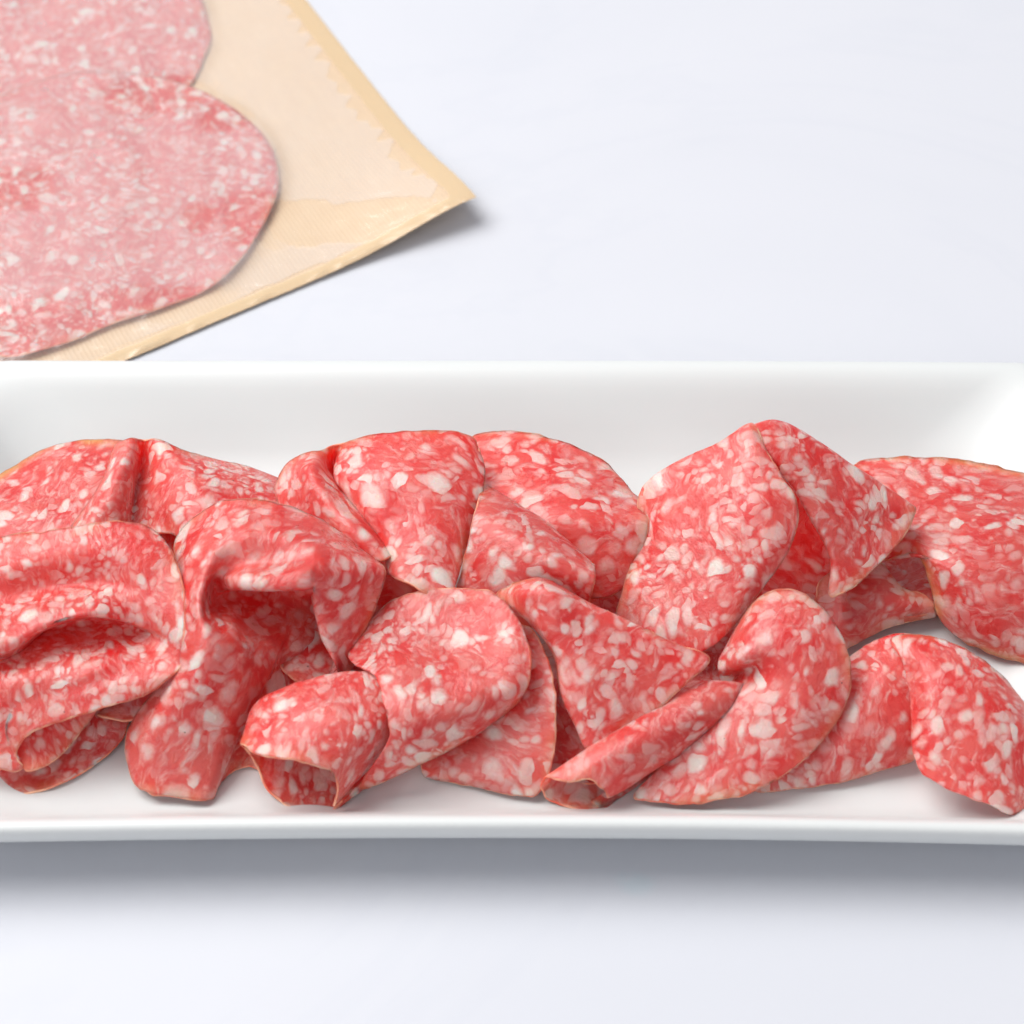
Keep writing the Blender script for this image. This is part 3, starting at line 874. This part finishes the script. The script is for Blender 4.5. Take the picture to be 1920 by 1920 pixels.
def flat_slice_grid(pts, lift, seed, tilt=(0, 0)):
    n = m = 56
    ring = closed(pts, 4 * (n - 1))
    cen = ring.mean(0)
    v, u = np.meshgrid(np.linspace(-1, 1, n), np.linspace(-1, 1, m), indexing='ij')
    # walk the square boundary once round; polar blend to the centre
    ang = np.arctan2(ring[:, 1] - cen[1], ring[:, 0] - cen[0])
    rad = np.linalg.norm(ring - cen, axis=1)
    o = np.argsort(ang)
    ang, rad = ang[o], rad[o]
    ang = np.concatenate([ang - 2 * math.pi, ang, ang + 2 * math.pi]); rad = np.tile(rad, 3)
    # square -> disc
    x = u * np.sqrt(1 - v ** 2 / 2); y = v * np.sqrt(1 - u ** 2 / 2)
    th = np.arctan2(y, x); rr = np.sqrt(x * x + y * y)
    L = np.interp(th, ang, rad) * rr
    a = cen[0] + np.cos(th) * L; b = cen[1] + np.sin(th) * L
    nz = Noise3(seed)
    q = np.stack([a, b, a * 0 + seed], axis=-1)
    dz = lift + 0.07 * nz(q, 0.5) + 0.05 * nz(q, 1.3) + tilt[0] * (a - cen[0]) + tilt[1] * (b - cen[1])
    return bag_pt(a, b, np.maximum(dz, 0.06)), (a, b, np.maximum(dz, 0.06))


bag = bpy.data.objects.new('paper_bag', None)
COL.objects.link(bag)
bag.location = tuple(bag_pt(np.array(8.0), np.array(6.0), -0.06))
bag['label'] = 'kraft paper bag with a milky see-through front, lying behind the platter'
bag['category'] = 'paper bag'
bpy.context.view_layer.update()
inv = np.array(bag.location)


def bag_sheet(name, Z, mat, extra=None):
    p = bag_pt(AA, BB, Z) - inv
    e = (np.random.RandomState(3).rand(nb_, na, 2) - 0.5) * 0.02 * CM
    for sl in ((0, slice(None)), (slice(None), 0)):
        p[sl][..., :2] += e[sl]
    idx = np.arange(na * nb_).reshape(nb_, na)
    F = np.stack([idx[:-1, :-1], idx[:-1, 1:], idx[1:, 1:], idx[1:, :-1]], axis=2).reshape(-1, 4)
    v0, v1, v2 = p.reshape(-1, 3)[F[0, 0]], p.reshape(-1, 3)[F[0, 1]], p.reshape(-1, 3)[F[0, 2]]
    if np.cross(v1 - v0, v2 - v0)[2] < 0:
        F = F[:, ::-1]
    uv = np.stack([AA, BB], axis=2).reshape(-1, 2)
    me = mesh_of(name, p.reshape(-1, 3), F, uv)
    if extra is not None:
        at = me.attributes.new('cling', 'FLOAT', 'POINT')
        at.data.foreach_set('value', extra[0].ravel().astype(np.float32))
        at = me.attributes.new('jag', 'FLOAT', 'POINT')
        at.data.foreach_set('value', extra[2].ravel().astype(np.float32))
        at = me.attributes.new('seal', 'FLOAT', 'POINT')
        at.data.foreach_set('value', extra[1].ravel().astype(np.float32))
    return link(name, me, mat, bag)


bag_sheet('paper_back', np.zeros_like(AA), M_PAP)

gB, hB = flat_slice_grid(outB, 0.12, 61)
gC, hC = flat_slice_grid(outC, 0.26, 63)
gA, hA = flat_slice_grid(outA, 0.20, 62, (0.0, 0.004))
# film rests on the slices
H = np.full(AA.shape, 0.035)
cover = np.zeros(AA.shape)
for a, b, dz in (hA, hB, hC):
    ia = np.clip(np.round(a / BU * (na - 1)).astype(int), 0, na - 1)
    ib = np.clip(np.round(b / BV * (nb_ - 1)).astype(int), 0, nb_ - 1)
    ok = (a > 0) & (b > 0) & (a < BU) & (b < BV)
    np.maximum.at(H, (ib[ok], ia[ok]), dz[ok] + 0.06)
for _ in range(1):
    K = H.copy()
    for da in (-1, 0, 1):
        for db in (-1, 0, 1):
            K = np.maximum(K, np.roll(np.roll(H, da, 0), db, 1))
    H = K
H0 = H.copy()
for _ in range(6):
    K = H.copy()
    K[1:-1, 1:-1] = (H[:-2, 1:-1] + H[2:, 1:-1] + H[1:-1, :-2] + H[1:-1, 2:]) / 4
    H = np.maximum(K, H0)
H = H + 0.012
H[0, :] = H[:, 0] = 0.02
# where the film clings: the sealed edges with a ragged border, and patches over the meat
q = np.stack([AA, BB, AA * 0], axis=-1)
n1, n2 = _bn(q + 2, 0.55), _bn(q + 9, 1.6)
saw = np.abs(((BB * 1.15 + 0.8 * n1) % 1.0) - 0.5) * 2            # jagged inner border of the sealed band
seal = np.clip(0.5 + np.maximum(0.75 - AA, 0.50 - BB) * 2.0, 0, 1)
seal_r = 1.0 - AA + 0.55 * n1 + 0.75 * (saw - 0.5) * np.clip(n2 + 0.6, 0, 1)
seal_b = 0.62 - BB + 0.12 * n1 + 0.10 * n2
jag = np.clip(0.5 + np.maximum(seal_r, seal_b) * 1.3, 0, 1)
cling = np.zeros_like(AA)


def patch(px, py, rx, ry, s=1.0):
    c = to_bag(px, py)
    # ellipse axes roughly along the photo's horizontal and vertical
    cx = (to_bag(px + rx, py) - c); cy = (to_bag(px, py + ry) - c)
    Mx = np.linalg.inv(np.array([cx, cy]).T)
    d = np.stack([AA - c[0], BB - c[1]], axis=-1) @ Mx.T
    r = np.sqrt((d ** 2).sum(-1))
    return np.clip(0.5 + (1 - r) * 0.7, 0, 1) * s


for a in ((680, 412, 150, 40), (575, 408, 80, 46)):
    jag = np.maximum(jag, patch(*a))
for a in ((480, 405, 70, 60), (300, 175, 120, 40), (420, 215, 60, 30), (30, 350, 70, 45), (60, 620, 240, 62), (310, 562, 170, 36), (375, 405, 35, 30)):
    cling = np.maximum(cling, patch(*a))
bag_sheet('film_window', H, M_FILM, (cling, seal, jag))

slice_of('flat slice in the paper bag, upper one partly under the other', None, grids=[gB], group='salami slices in the paper bag')
slice_of('large flat slice in the paper bag, the lower one reaching the front', None, grids=[gA], group='salami slices in the paper bag')
